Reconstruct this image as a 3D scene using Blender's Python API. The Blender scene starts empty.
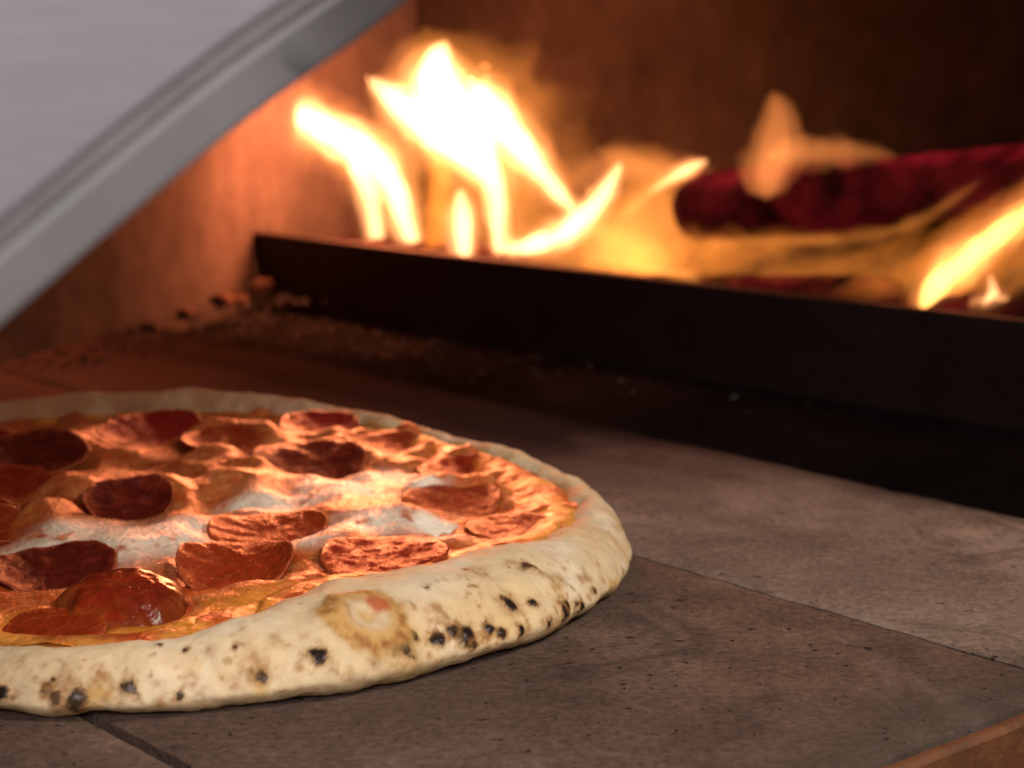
import bpy, math, random
import numpy as np
from mathutils import Vector
from mathutils.bvhtree import BVHTree

rng = np.random.default_rng(7)
random.seed(7)
scene = bpy.context.scene
col = scene.collection

# ------------------------------------------------------------------ frame of reference
F = 1900.0            # focal length in pixels of a 1024 px wide frame
H = 0.1525            # lens height above the hearth
PITCH = 0.1791
CAM = Vector((0, 0, H))
cp, sp = math.cos(PITCH), math.sin(PITCH)
D = np.array([0.649, -0.760])     # runs out of the oven through its mouth
N = np.array([0.760, 0.649])      # across the oven, towards the fire side

def ray(px, py):
    dv = (384 - py) / F
    return np.array([(px - 512) / F, cp + dv * sp, -sp + dv * cp])

def at(px, py, Y):                # point at depth Y
    r = ray(px, py); k = Y / r[1]
    return np.array([r[0] * k, Y, H + r[2] * k])

def on_level(px, py, z=0.0):      # point on the level z
    r = ray(px, py); k = (z - H) / r[2]
    return np.array([r[0] * k, r[1] * k, z])

# ------------------------------------------------------------------ numpy noise
_perm = rng.permutation(256); _perm = np.concatenate([_perm, _perm, _perm])
_grad = rng.normal(size=(256, 3)); _grad /= np.linalg.norm(_grad, axis=1)[:, None]

def perlin(P):
    P = np.asarray(P, float)
    i = np.floor(P).astype(int); f = P - i; i &= 255
    u = f * f * f * (f * (f * 6 - 15) + 10)
    out = 0
    for dx in (0, 1):
        for dy in (0, 1):
            for dz in (0, 1):
                h = _perm[_perm[_perm[i[:, 0] + dx] + i[:, 1] + dy] + i[:, 2] + dz]
                d = f - np.array([dx, dy, dz])
                w = (u[:, 0] if dx else 1 - u[:, 0]) * (u[:, 1] if dy else 1 - u[:, 1]) * (u[:, 2] if dz else 1 - u[:, 2])
                out = out + w * (_grad[h] * d).sum(1)
    return out * 1.5

def fbm(P, size, octs=4, off=0.0, gain=0.5):
    P = np.asarray(P, float) / size + off
    a, t = 1.0, 0
    for _ in range(octs):
        t = t + a * perlin(P); P = P * 2.03 + 17.3; a *= gain
    return t

def ridge(P, size, octs=3, off=0.0):
    P = np.asarray(P, float) / size + off
    a, t = 1.0, 0
    for _ in range(octs):
        t = t + a * (1 - 2 * np.abs(perlin(P))); P = P * 2.07 + 9.1; a *= 0.5
    return t

def sstep(a, b, x):
    t = np.clip((x - a) / (b - a), 0, 1); return t * t * (3 - 2 * t)

def mix(c, d, t):
    t = np.asarray(t)[:, None]
    return c * (1 - t) + np.asarray(d) * t

# ------------------------------------------------------------------ object helpers
def tag(o, label=None, cat=None, group=None, kind=None):
    if label: o['label'] = label
    if cat: o['category'] = cat
    if group: o['group'] = group
    if kind: o['kind'] = kind
    return o

def empty(name, loc):
    o = bpy.data.objects.new(name, None); col.objects.link(o); o.location = loc
    o.empty_display_size = 0.02
    return o

def mesh_obj(name, verts, faces, mat, parent=None, smooth=True, color=None):
    m = bpy.data.meshes.new(name)
    v = np.asarray(verts, float)
    if parent is not None:
        v = v - np.array(parent.matrix_basis.translation if parent.type == 'EMPTY' else (0, 0, 0))
    if isinstance(faces, np.ndarray):
        k = faces.shape[1]
        m.vertices.add(len(v)); m.vertices.foreach_set('co', v.astype(np.float32).ravel())
        m.loops.add(faces.size); m.loops.foreach_set('vertex_index', faces.astype(np.int32).ravel())
        m.polygons.add(len(faces))
        m.polygons.foreach_set('loop_start', np.arange(0, faces.size, k, dtype=np.int32))
        m.update(calc_edges=True)
    else:
        m.from_pydata([tuple(p) for p in v], [], faces)
    m.polygons.foreach_set('use_smooth', np.full(len(m.polygons), smooth))
    if color is not None:
        a = m.color_attributes.new('tint', 'FLOAT_COLOR', 'POINT')
        c = np.ones((len(v), 4), np.float32); c[:, :3] = np.clip(color, 0, 1)
        a.data.foreach_set('color', c.ravel())
    m.validate(); m.update()
    if mat: m.materials.append(mat)
    o = bpy.data.objects.new(name, m); col.objects.link(o)
    if parent is not None: o.parent = parent
    return o

def grid_faces(nu, nv, wrap_u=False):
    # vertices indexed u*nv+v
    iu = np.arange(nu if wrap_u else nu - 1); iv = np.arange(nv - 1)
    a, b = np.meshgrid(iu, iv, indexing='ij'); a = a.ravel(); b = b.ravel(); c = (a + 1) % nu
    return np.stack([a * nv + b, c * nv + b, c * nv + b + 1, a * nv + b + 1], 1)

# ------------------------------------------------------------------ materials
def newmat(name):
    m = bpy.data.materials.new(name); m.use_nodes = True
    nt = m.node_tree; nt.nodes.clear()
    out = nt.nodes.new('ShaderNodeOutputMaterial')
    return m, nt, out

def nd(nt, typ, **kw):
    n = nt.nodes.new(typ)
    for k, v in kw.items():
        if k.startswith('_'): setattr(n, k[1:], v)
        else: n.inputs[k.replace('__', ' ')].default_value = v
    return n

def noise(nt, coord, scale, detail=5, rough=0.55, dist=0.0):
    n = nd(nt, 'ShaderNodeTexNoise', Scale=scale, Detail=detail, Roughness=rough, Distortion=dist)
    nt.links.new(coord, n.inputs['Vector']); return n.outputs['Fac']

def ramp(nt, fac, stops):
    r = nt.nodes.new('ShaderNodeValToRGB'); e = r.color_ramp.elements
    while len(e) < len(stops): e.new(0.5)
    for el, (p, c) in zip(e, stops):
        el.position = p; el.color = (*c, 1) if len(c) == 3 else c
    nt.links.new(fac, r.inputs['Fac']); return r.outputs['Color']

def mixc(nt, fac, a, b, mode='MIX'):
    m = nt.nodes.new('ShaderNodeMix'); m.data_type = 'RGBA'; m.blend_type = mode
    for sock, val in ((m.inputs['Factor'], fac), (m.inputs['A'], a), (m.inputs['B'], b)):
        if hasattr(val, 'links') or isinstance(val, bpy.types.NodeSocket): nt.links.new(val, sock)
        elif isinstance(val, (int, float)): sock.default_value = val
        else: sock.default_value = (*val, 1)
    return [o for o in m.outputs if o.type == 'RGBA'][0]

def bump(nt, height, strength, dist):
    b = nd(nt, 'ShaderNodeBump', Strength=strength, Distance=dist)
    nt.links.new(height, b.inputs['Height']); return b.outputs['Normal']

def objcoord(nt):
    return nt.nodes.new('ShaderNodeTexCoord').outputs['Object']

def math_node(nt, op, a, b=None):
    m = nt.nodes.new('ShaderNodeMath'); m.operation = op
    for i, v in enumerate((a, b)):
        if v is None: continue
        if isinstance(v, (int, float)): m.inputs[i].default_value = v
        else: nt.links.new(v, m.inputs[i])
    return m.outputs[0]

def tint_material(name, rough, spec=0.5, sss=0.0, radius=(0.004, 0.002, 0.001), vary=(120, 0.25), bumps=((400, 0.3, 0.0006),), coat=0.0, rough_var=None, char=False):
    m, nt, out = newmat(name)
    p = nd(nt, 'ShaderNodeBsdfPrincipled', Roughness=rough)
    p.inputs['Specular IOR Level'].default_value = spec
    co = objcoord(nt)
    a = nt.nodes.new('ShaderNodeVertexColor'); a.layer_name = 'tint'
    n1 = noise(nt, co, vary[0], 6, 0.6)
    g = ramp(nt, n1, [(0.25, (1 - vary[1],) * 3), (0.75, (1 + vary[1],) * 3)])
    c = mixc(nt, 1.0, a.outputs['Color'], g, 'MULTIPLY')
    nt.links.new(c, p.inputs['Base Color'])
    if sss:
        p.inputs['Subsurface Weight'].default_value = sss
        p.inputs['Subsurface Radius'].default_value = radius
        p.inputs['Subsurface Scale'].default_value = 1.0
    if coat:
        p.inputs['Coat Weight'].default_value = coat; p.inputs['Coat Roughness'].default_value = 0.12
    if char:
        bw = nt.nodes.new('ShaderNodeRGBToBW'); nt.links.new(a.outputs['Color'], bw.inputs[0])
        nt.links.new(ramp(nt, bw.outputs[0], [(.03, (.26,) * 3), (.2, (rough,) * 3)]), p.inputs['Roughness'])
    if rough_var:
        rr = noise(nt, co, rough_var[0], 4)
        rv = ramp(nt, rr, [(0.3, (rough_var[1],) * 3), (0.7, (rough_var[2],) * 3)])
        nt.links.new(rv, p.inputs['Roughness'])
    h = None
    for sc, st, ds in bumps:
        x = math_node(nt, 'MULTIPLY', noise(nt, co, sc, 5, 0.6), st)
        h = x if h is None else math_node(nt, 'ADD', h, x)
    nt.links.new(bump(nt, h, 1.0, bumps[0][2]), p.inputs['Normal'])
    nt.links.new(p.outputs[0], out.inputs['Surface'])
    return m

M_CRUST = tint_material('baked dough', 0.72, 0.15, 0.12, (0.003, 0.0015, 0.0007), (160, 0.14),
                        ((330, 0.30, 0.0007), (1300, 0.10, 0.0007), (90, 0.8, 0.0007)), char=True)
M_SAUCE = tint_material('tomato sauce', 0.3, 0.22, 0.1, (0.003, 0.0008, 0.0004), (200, 0.35),
                        ((500, 0.6, 0.0012), (160, 0.8, 0.0012)), rough_var=(220, 0.18, 0.5))
M_CHEESE = tint_material('melted mozzarella', 0.30, 0.26, 0.15, (0.004, 0.0022, 0.001), (330, 0.13),
                         ((760, 1.0, 0.0008), (340, 0.7, 0.0008), (1600, 0.35, 0.0008)), rough_var=(150, 0.16, 0.42), coat=.03)
M_PEP = tint_material('cured sausage', 0.22, 0.3, 0.08, (0.002, 0.0006, 0.0003), (420, 0.35),
                      ((1000, 0.9, 0.0006), (480, 0.7, 0.0006), (1900, 0.4, 0.0006)), rough_var=(300, 0.2, 0.42))

M_OILY = tint_material('oily cured sausage', 0.2, 0.35, 0.1, (0.002, 0.0006, 0.0003), (260, 0.35), ((340, 0.6, 0.0007), (130, 1.0, .0007)), coat=.12)

def stone_material(name, base, dark, pale, scale=1.0, rough=0.85, stain=None, spec=0.0):
    m, nt, out = newmat(name)
    p = nd(nt, 'ShaderNodeBsdfPrincipled', Roughness=rough)
    p.inputs['Specular IOR Level'].default_value = spec
    co = objcoord(nt)
    big = noise(nt, co, 9 * scale, 6, 0.6, 0.4)
    c = ramp(nt, big, [(0.3, dark), (0.5, base), (0.72, pale)])
    mid = noise(nt, co, 60 * scale, 6, 0.65)
    c = mixc(nt, 1.0, c, ramp(nt, mid, [(0.3, (0.78,) * 3), (0.7, (1.2,) * 3)]), 'MULTIPLY')
    fine = noise(nt, co, 420 * scale, 4, 0.7)
    c = mixc(nt, 1.0, c, ramp(nt, fine, [(0.3, (0.60,) * 3), (0.7, (1.36,) * 3)]), 'MULTIPLY')
    pits = noise(nt, co, 300 * scale, 2, 0.5)
    pm = ramp(nt, pits, [(0.265, (1, 1, 1)), (0.325, (0, 0, 0))])
    c = mixc(nt, pm, c, tuple(x * 0.5 for x in dark))
    v = nd(nt, 'ShaderNodeTexVoronoi', Scale=70 * scale); nt.links.new(co, v.inputs['Vector'])
    crumbs = ramp(nt, v.outputs['Distance'], [(0.06, (1, 1, 1)), (0.1, (0, 0, 0))])
    keep = ramp(nt, noise(nt, co, 33 * scale, 3), [(0.55, (0, 0, 0)), (0.6, (1, 1, 1))])
    cm = mixc(nt, 1.0, crumbs, keep, 'MULTIPLY')
    c = mixc(nt, cm, c, (0.02, 0.014, 0.012))
    if stain: c = stain(nt, c)
    nt.links.new(c, p.inputs['Base Color'])
    h = math_node(nt, 'ADD', math_node(nt, 'MULTIPLY', fine, 0.5), math_node(nt, 'MULTIPLY', mid, 0.9))
    h = math_node(nt, 'SUBTRACT', h, math_node(nt, 'MULTIPLY', pm, 0.8))
    nt.links.new(bump(nt, h, 0.9, 0.0012), p.inputs['Normal'])
    nt.links.new(p.outputs[0], out.inputs['Surface'])
    return m

def plain(name, base, rough, metal=0.0, nscale=60, namp=0.3, bscale=200, bdist=0.0004, spec=0.5, emit=None):
    m, nt, out = newmat(name)
    p = nd(nt, 'ShaderNodeBsdfPrincipled', Roughness=rough, Metallic=metal)
    p.inputs['Specular IOR Level'].default_value = spec
    co = objcoord(nt)
    n1 = noise(nt, co, nscale, 6, 0.6)
    c = mixc(nt, 1.0, base, ramp(nt, n1, [(0.25, (1 - namp,) * 3), (0.75, (1 + namp,) * 3)]), 'MULTIPLY')
    nt.links.new(c, p.inputs['Base Color'])
    nt.links.new(bump(nt, noise(nt, co, bscale, 5), 0.8, bdist), p.inputs['Normal'])
    if emit: emit(nt, co, p)
    nt.links.new(p.outputs[0], out.inputs['Surface'])
    return m

def flame_material(name, color, strength):
    m, nt, out = newmat(name)
    e = nd(nt, 'ShaderNodeEmission', Strength=strength); e.inputs['Color'].default_value = (*color, 1)
    nt.links.new(e.outputs[0], out.inputs['Volume'])
    return m

# ================================================================== PIZZA
PC = np.array([-0.1148, 0.5559])
TH = np.linspace(-math.pi, math.pi, 1500, endpoint=False)

def periodic(points):
    """angle(deg), value pairs -> smooth periodic interpolation over the circle"""
    pts = sorted(points); a = np.array([p[0] for p in pts], float); v = np.array([p[1] for p in pts], float)
    a = np.concatenate([a - 360, a, a + 360]); v = np.tile(v, 3)
    def fn(th):
        d = np.degrees(th); x = np.zeros_like(d)
        for w, o in ((0.25, -6), (0.5, 0), (0.25, 6)): x = x + w * np.interp(d + o, a, v)
        return x
    return fn

RO = periodic([(-180, .150), (-150, .147), (-120, .144), (-91, .1435), (-81, .1465), (-68, .1490), (-53, .1520), (-41, .1525),
               (-31, .1528), (-16, .1520), (-9, .1502), (5, .147), (20, .1445), (35, .1440), (48, .1455), (67, .154), (85, .163), (99, .166), (130, .160)])
RI = periodic([(-180, .122), (-150, .120), (-120, .117), (-94, .1195), (-86, .1265), (-79, .1285), (-71, .1195), (-62, .110), (-47, .0990),
               (-30, .112), (-18.5, .1225), (-9, .1290), (4, .1290), (15, .1275), (35, .1270), (53, .1300), (72, .140), (87, .150), (105, .153), (130, .146)])
HT = periodic([(-180, .019), (-130, .018), (-94, .0140), (-80, .0138), (-71, .0158), (-62, .0185), (-47, .0205), (-30, .0190), (-18, .0172), (-9, .0160), (10, .0150), (30, .0148), (50, .0158), (67, .0175), (85, .0205), (105, .0215), (140, .020)])

pizza = tag(empty('pizza', (PC[0], PC[1], 0.0)), 'pepperoni pizza with blistered pale crust lying on the stone oven floor', 'pizza')

NV = 150
ro, ri, ht = RO(TH), RI(TH), HT(TH)
t1 = np.stack([np.cos(TH), np.sin(TH), 0 * TH], 1)
ht = ht * (1 + 0.09 * fbm(t1 * 0.15, 0.035, 2, 3.1)); ro = ro + 0.0016 * fbm(t1 * .15, 0.03, 3, 7.7)
ri = ri + 0.0030 * fbm(t1 * .12, 0.022, 3, 5.2)
w = ro - ri
ctrl = [(ri - .012, 0 * w + .003), (ri - .004, 0 * w + .0075), (ri + .06 * w, .30 * ht + .0055), (ri + .24 * w, .86 * ht), (ri + .50 * w, ht),
        (ri + .78 * w, .84 * ht), (ri + .955 * w, .52 * ht), (ro + .0005, .27 * ht), (ro - .003, .07 * ht), (ro - .011, .0012 + 0 * w), (ro - .03, .0006 + 0 * w)]
ctrl = [np.stack(c, 1) for c in ctrl]
ctrl = [2 * ctrl[0] - ctrl[1]] + ctrl + [2 * ctrl[-1] - ctrl[-2]]
nseg = len(ctrl) - 3
prof = np.zeros((len(TH), NV, 2))
for j in range(NV):
    s = j / (NV - 1) * nseg; k = min(int(s), nseg - 1); u = s - k
    a, b, c, d = ctrl[k:k + 4]
    prof[:, j] = 0.5 * (2 * b + (c - a) * u + (2 * a - 5 * b + 4 * c - d) * u * u + (3 * b - a - 3 * c + d) * u ** 3)
def ring_xyz(pr):
    return np.stack([PC[0] + pr[..., 0] * np.cos(TH)[:, None], PC[1] + pr[..., 0] * np.sin(TH)[:, None], pr[..., 1]], -1)
tan = np.gradient(prof, axis=1); nrm = np.stack([tan[..., 1], -tan[..., 0]], -1)
nrm *= -1
nrm /= np.linalg.norm(nrm, axis=-1, keepdims=True) + 1e-9
X = ring_xyz(prof); P0 = X.reshape(-1, 3)
NRM = np.stack([nrm[..., 0] * np.cos(TH)[:, None], nrm[..., 0] * np.sin(TH)[:, None], nrm[..., 1]], -1).reshape(-1, 3)
vv = np.tile(np.linspace(0, 1, NV), len(TH))
thv = np.repeat(TH, NV)
keepfree = sstep(.02, .15, vv) * (1 - sstep(.80, .9, vv))
disp = (0.0013 * fbm(P0, .026, 2, 1.3) + 0.0005 * fbm(P0, .010, 2, 4.1) + 0.00018 * fbm(P0, .0028, 2, 8.8)) * keepfree
CR = P0 + NRM * disp[:, None]
CR[:, 2] = np.maximum(CR[:, 2], 0.0005)
cfaces = grid_faces(len(TH), NV, True)[:, ::-1]

# colour of the dough
cc = np.tile(np.array([.78, .605, .36]), (len(CR), 1))
flour = sstep(-.1, .6, fbm(CR, .03, 3, 2.2))
cc = mix(cc, (.82, .70, .51), flour * .7)
gold = sstep(.12, .75, fbm(CR, .017, 4, 6.6)) * (sstep(.2, .45, vv) * .3 + .9 * sstep(.48, .62, vv))
cc = mix(cc, (.66, .40, .13), np.clip(gold, 0, 1) * .9)
amber = sstep(-.15, .5, fbm(CR, .03, 3, 88.)) * sstep(.42, .56, vv)
cc = mix(cc, (.68, .43, .16), amber * .45)
gold2 = sstep(.35, .75, fbm(CR, .007, 3, 12.6)) * sstep(.42, .6, vv)
cc = mix(cc, (.44, .22, .065), gold2 * .65)
farr = sstep(45, 80, np.degrees(thv)) * (1 - sstep(140, 165, np.degrees(thv)))
cc = mix(cc, (.58, .33, .18), farr * (.6 + .4 * sstep(-.2, .4, fbm(CR, .016, 3, 14.))))  # toasted far rim, its tint warmed further to hold the wall's glow
inner = 1 - sstep(.10, .24, vv + .035 * fbm(CR, .006, 3, 1.9))
cc = mix(cc, (.66, .30, .07), inner * .75)
backb = sstep(-8, 12, np.degrees(thv)) * (1 - sstep(60, 85, np.degrees(thv)))
cc = mix(cc, (.50, .25, .075), backb * sstep(-.45, .25, fbm(CR, .014, 4, 3.6)) * (1 - sstep(.30, .44, vv)) * .9)
cc = mix(cc, (.46, .11, .025), backb * sstep(.0, .45, fbm(CR, .009, 3, 23.6)) * (1 - sstep(.20, .34, vv)) * .8)
freck = sstep(.42, .7, fbm(CR, .0042, 3, 19.)) * sstep(.40, .5, vv) * sstep(-.3, .4, fbm(CR, .025, 2, 28.)); cc = mix(cc, (.36, .18, .055), freck * .7)
toast = sstep(.675, .73, vv + .02 * fbm(CR, .012, 3, 7.1))
cc = mix(cc, (.40, .25, .11), toast * .7)
under = sstep(.80, .86, vv); cc = mix(cc, (.16, .09, .045), under)

# blisters: (pixel in the picture frame, radius mm, darkness, dome) – found on the crust by a ray
bvh = BVHTree.FromPolygons([tuple(p) for p in P0], [tuple(int(i) for i in f) for f in cfaces[::1]])
def hit(px, py):
    r = Vector(ray(px, py)).normalized(); h = bvh.ray_cast(CAM, r)
    return None if h[0] is None else np.array(h[0])
spots = [(467, 636, 2.7, 1, .6), (510, 604, 2.2, 1, .5), (527, 566, 2.0, .9, .3), (438, 638, 2.2, 1, .4), (402, 647, 2.5, 1, .3), (318, 657, 2.1, 1, .6),
         (491, 628, 1.7, 1, .5), (503, 632, 1.3, .95, .4), (532, 604, 1.3, 1, .5), (564, 611, 2.3, 1, .5), (566, 604, 1.4, .9, .5), (583, 607, 1.6, 1, .5), (521, 630, 1.4, 1, .4),
         (262, 676, 1.6, 1, .3), (128, 688, 1.8, .9, .3), (76, 700, 2.6, .95, .3), (48, 690, 1.5, .9, .3), (2, 693, 1.9, 1, .5), (56, 698, 1.7, .8, .3), (545, 624, 1.1, .95, .4),
         (415, 636, 1.3, .9, .4), (452, 630, 1.3, .95, .2), (478, 572, 3.1, .55, .1), (508, 561, 1.6, .3, .1), (541, 574, 1.4, .4, .1), (562, 579, 1.6, .5, .1), (580, 576, 1.3, .5, .1),
         (553, 588, 1.1, .3, .1), (192, 682, 1.8, .6, .2), (98, 674, 1.8, .45, .1), (70, 676, 3.2, .3, .1), (22, 644, 1.6, .35, .1), (212, 653, 1.4, .5, .1), (258, 662, 3.6, .32, .1),
         (250, 655, 2.0, .3, .1), (276, 640, 2.2, .3, .1), (235, 682, 1.5, .5, .2), (160, 704, 1.4, .6, .2), (590, 540, 1.8, .15, .1), (350, 672, 1.4, .4, .2), (372, 664, 1.2, .5, .2),
         (604, 580, 1.2, .6, .2), (596, 590, 1.1, .8, .3), (430, 655, 1.0, .7, .3), (20, 664, 1.8, .25, .1), (477, 645, 1.2, .8, .2), (553, 612, 1.1, .7, .3), (300, 668, 1.2, .4, .2)]
for _ in range(90):
    spots.append((rng.uniform(0, 610), rng.uniform(560, 712), rng.uniform(.35, .95), rng.choice([.35, .5, .6, .9], p=[.4, .3, .2, .1]), .25))
blist = []
for px, py, r, dk, dome in spots:
    h = hit(px, py)
    if h is not None: blist.append((h, r / 1000, dk, dome))
# the rest of the rim, out of the picture and round the back
for _ in range(70):
    k = rng.integers(0, len(TH)); v = rng.uniform(.42, .74); d = math.degrees(TH[k])
    if -100 < d < 45: continue
    blist.append((P0[k * NV + int(v * NV)], rng.uniform(.8, 2.6) / 1000, rng.uniform(.3, 1), rng.uniform(.1, .5)))
add = np.zeros(len(CR)); wob = 1 + .55 * fbm(CR, .0030, 4, 2.9, .65)
mott = fbm(CR, .0022, 3, 33.)
for h, r, dk, dome in blist:
    d = np.linalg.norm(P0 - h, axis=1); s = d * wob / r
    m = s < 3.2
    halo = np.zeros(len(CR)); halo[m] = 1 - sstep(.5, 2.3, s[m])
    core = np.zeros(len(CR)); core[m] = 1 - (sstep(.66, 1.15, s[m]) if dk > .7 else sstep(.1, 1.35, s[m]))
    cc = mix(cc, (.40, .19, .055), halo * (.85 if dk > .7 else .5 * dk))
    cc = mix(cc, np.array([.022, .014, .011]) if dk > .7 else np.array([.36, .17, .05]), core * (dk if dk > .7 else min(.9, dk * 1.6) * sstep(-.5, .3, mott)))
    dd = np.zeros(len(CR)); dd[m] = np.sqrt(np.clip(1 - (d[m] / (r * 1.15)) ** 2, 0, 1))
    add = np.maximum(add, dd * r * dome * .75)
# torn bubble on the front rim with sauce inside
hb = hit(366, 616)
d = np.linalg.norm((P0 - hb) * np.array([1, 1, 1.0]), axis=1) * (1 + .16 * fbm(CR, .006, 3, 5.5))
ringm = np.exp(-((d - .0092) / .0020) ** 2)
add += .0024 * np.exp(-(d / .0100) ** 4) - .0034 * np.exp(-(d / .0048) ** 2)
cc = mix(cc, (.62, .36, .11), np.clip(ringm * .95 + .8 * np.exp(-(d / .0098) ** 4), 0, .95))
cc = mix(cc, (.34, .13, .035), np.clip(ringm * sstep(-.3, .4, fbm(CR, .003, 3, 8.1)) + .7 * np.exp(-((d - .0052) / .0009) ** 2) * sstep(-.2, .4, fbm(CR, .004, 2, 6.)), 0, 1) * .85)
cc = mix(cc, (.80, .66, .46), np.exp(-((d - .0035) / .0016) ** 2) * .6)
hr = hit(378, 606); d2 = np.linalg.norm(P0 - hr, axis=1) * (1 + .3 * fbm(CR, .003, 2, 1.5))
cc = mix(cc, (.52, .15, .06), 1 - sstep(.0018, .0040, d2))
CR = CR + NRM * add[:, None]
crust = mesh_obj('crust', CR, cfaces, M_CRUST, pizza, color=cc * np.array([.78, .79, .80]))

# ---- toppings as height fields
STEP = .00065
gx = np.arange(-.150, .150, STEP)
GX, GY = np.meshgrid(gx, gx, indexing='ij'); gp = np.stack([GX.ravel(), GY.ravel(), 0 * GX.ravel()], 1)
gth = np.arctan2(gp[:, 1], gp[:, 0]); gr = np.hypot(gp[:, 0], gp[:, 1]); gri = RI(gth)

PEPS = [  # x, y (m from the pizza's middle), radius mm, cup, fold, fold angle, tilt angle, tilt azimuth, lift mm, tone, dome
    (-.0009, .0037, 14.5, 4.0, .45, 10, 19, -78, 3.2, 'dark', 0),
    (.0472, .0640, 20, 3.2, .9, 10, 13, -80, 3.6, 'dark', 0),
    (-.0447, .0650, 18, 2.5, .3, 20, 13, -82, 3.0, 'dark', 0),
    (-.0468, .0298, 17, 3.0, .3, 80, 8, -60, 2.4, 'red', 0),
    (.0448, -.0225, 17.5, 2.2, 1.2, 10, 8, -88, 1.6, 'glossy', 0),
    (.0405, -.0620, 16.5, 2.6, 1.3, 5, 13, -92, 2.2, 'glossy', 0),
    (-.0094, -.0600, 17.5, 2.4, 1.0, 30, 9, -85, 1.6, 'dark', 0),
    (.0165, -.0960, 16.5, 10.5, .05, 30, 14, -88, .3, 'oily', 1),
    (.0020, -.1150, 14, 1.0, .3, 30, 12, -110, .6, 'glossy', 0),
    (.0800, -.0540, 17.5, 1.8, .9, 0, 7, -88, 1.8, 'red', 0),
    (.0965, .0150, 15.5, 2.2, 1.0, 0, 9, -92, 1.6, 'orange', 0),
    (-.0149, .1130, 19, 3.0, .5, 40, 10, -82, 2.4, 'bright', 0),
    (.0446, .1210, 15, 2.8, .5, 40, 9, -80, 2.8, 'bright', 0),
    (.1140, -.0130, 13, 1.4, .6, 30, 5, -100, .2, 'orange', 0),
    (-.0389, -.0225, 17, 2.6, .8, 110, 9, -70, 1.8, 'orange', 0),
    (.0970, .0600, 14, 2.0, .6, 40, 7, -90, .6, 'red', 0),
    (-.0900, .0500, 17, 3, .3, 0, 10, -80, 2.5, 'dark', 0),
    (-.0850, .0000, 17, 3, .3, 60, 8, -80, 2.5, 'dark', 0),
    (-.0700, -.0600, 17, 3, .3, 90, 5, 10, 2.0, 'red', 0),
    (-.0350, -.0950, 16, 2.5, .3, 90, 5, 10, 2.0, 'glossy', 0),
    (-.0750, .1000, 16, 3, .3, 90, 5, 10, 2.5, 'bright', 0),
    (.0150, .0850, 14, 2, .6, 40, 9, -80, .4, 'orange', 0),
    (.0700, .0950, 14, 2, .6, 40, 9, -80, .4, 'orange', 0),
]
LUMPS = [(.0130, .0700, 10, 6.0), (-.0210, .0200, 10, 5.5), (.0250, .0330, 9, 5.5), (-.0200, .0780, 11, 5), (-.0100, .0480, 9, 5), (.0300, .0950, 12, 5.5), (-.040, .092, 11, 4.5), (.062, .094, 11, 5),
         (.050, .108, 10, 4), (.0040, .1050, 11, 5), (-.0230, -.0020, 9, 5), (.078, .040, 10, 4), (.058, .022, 11, 3.2), (.083, -.010, 11, 3), (.0070, .0260, 7, 4.5), (.0330, .0500, 8, 4.5), (.0260, -.0100, 9, 3), (.104, .040, 9, 3),
         (-.060, .012, 12, 5), (-.065, .075, 12, 5), (-.1, .02, 14, 5), (-.09, .09, 14, 5), (.068, -.034, 8, 2.2), (.0550, -.0790, 7, 1.5), (-.0300, -.0420, 9, 3)]
pp = np.array([(a[0], a[1]) for a in PEPS]); pr = np.array([a[2] / 1000 for a in PEPS])

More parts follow.
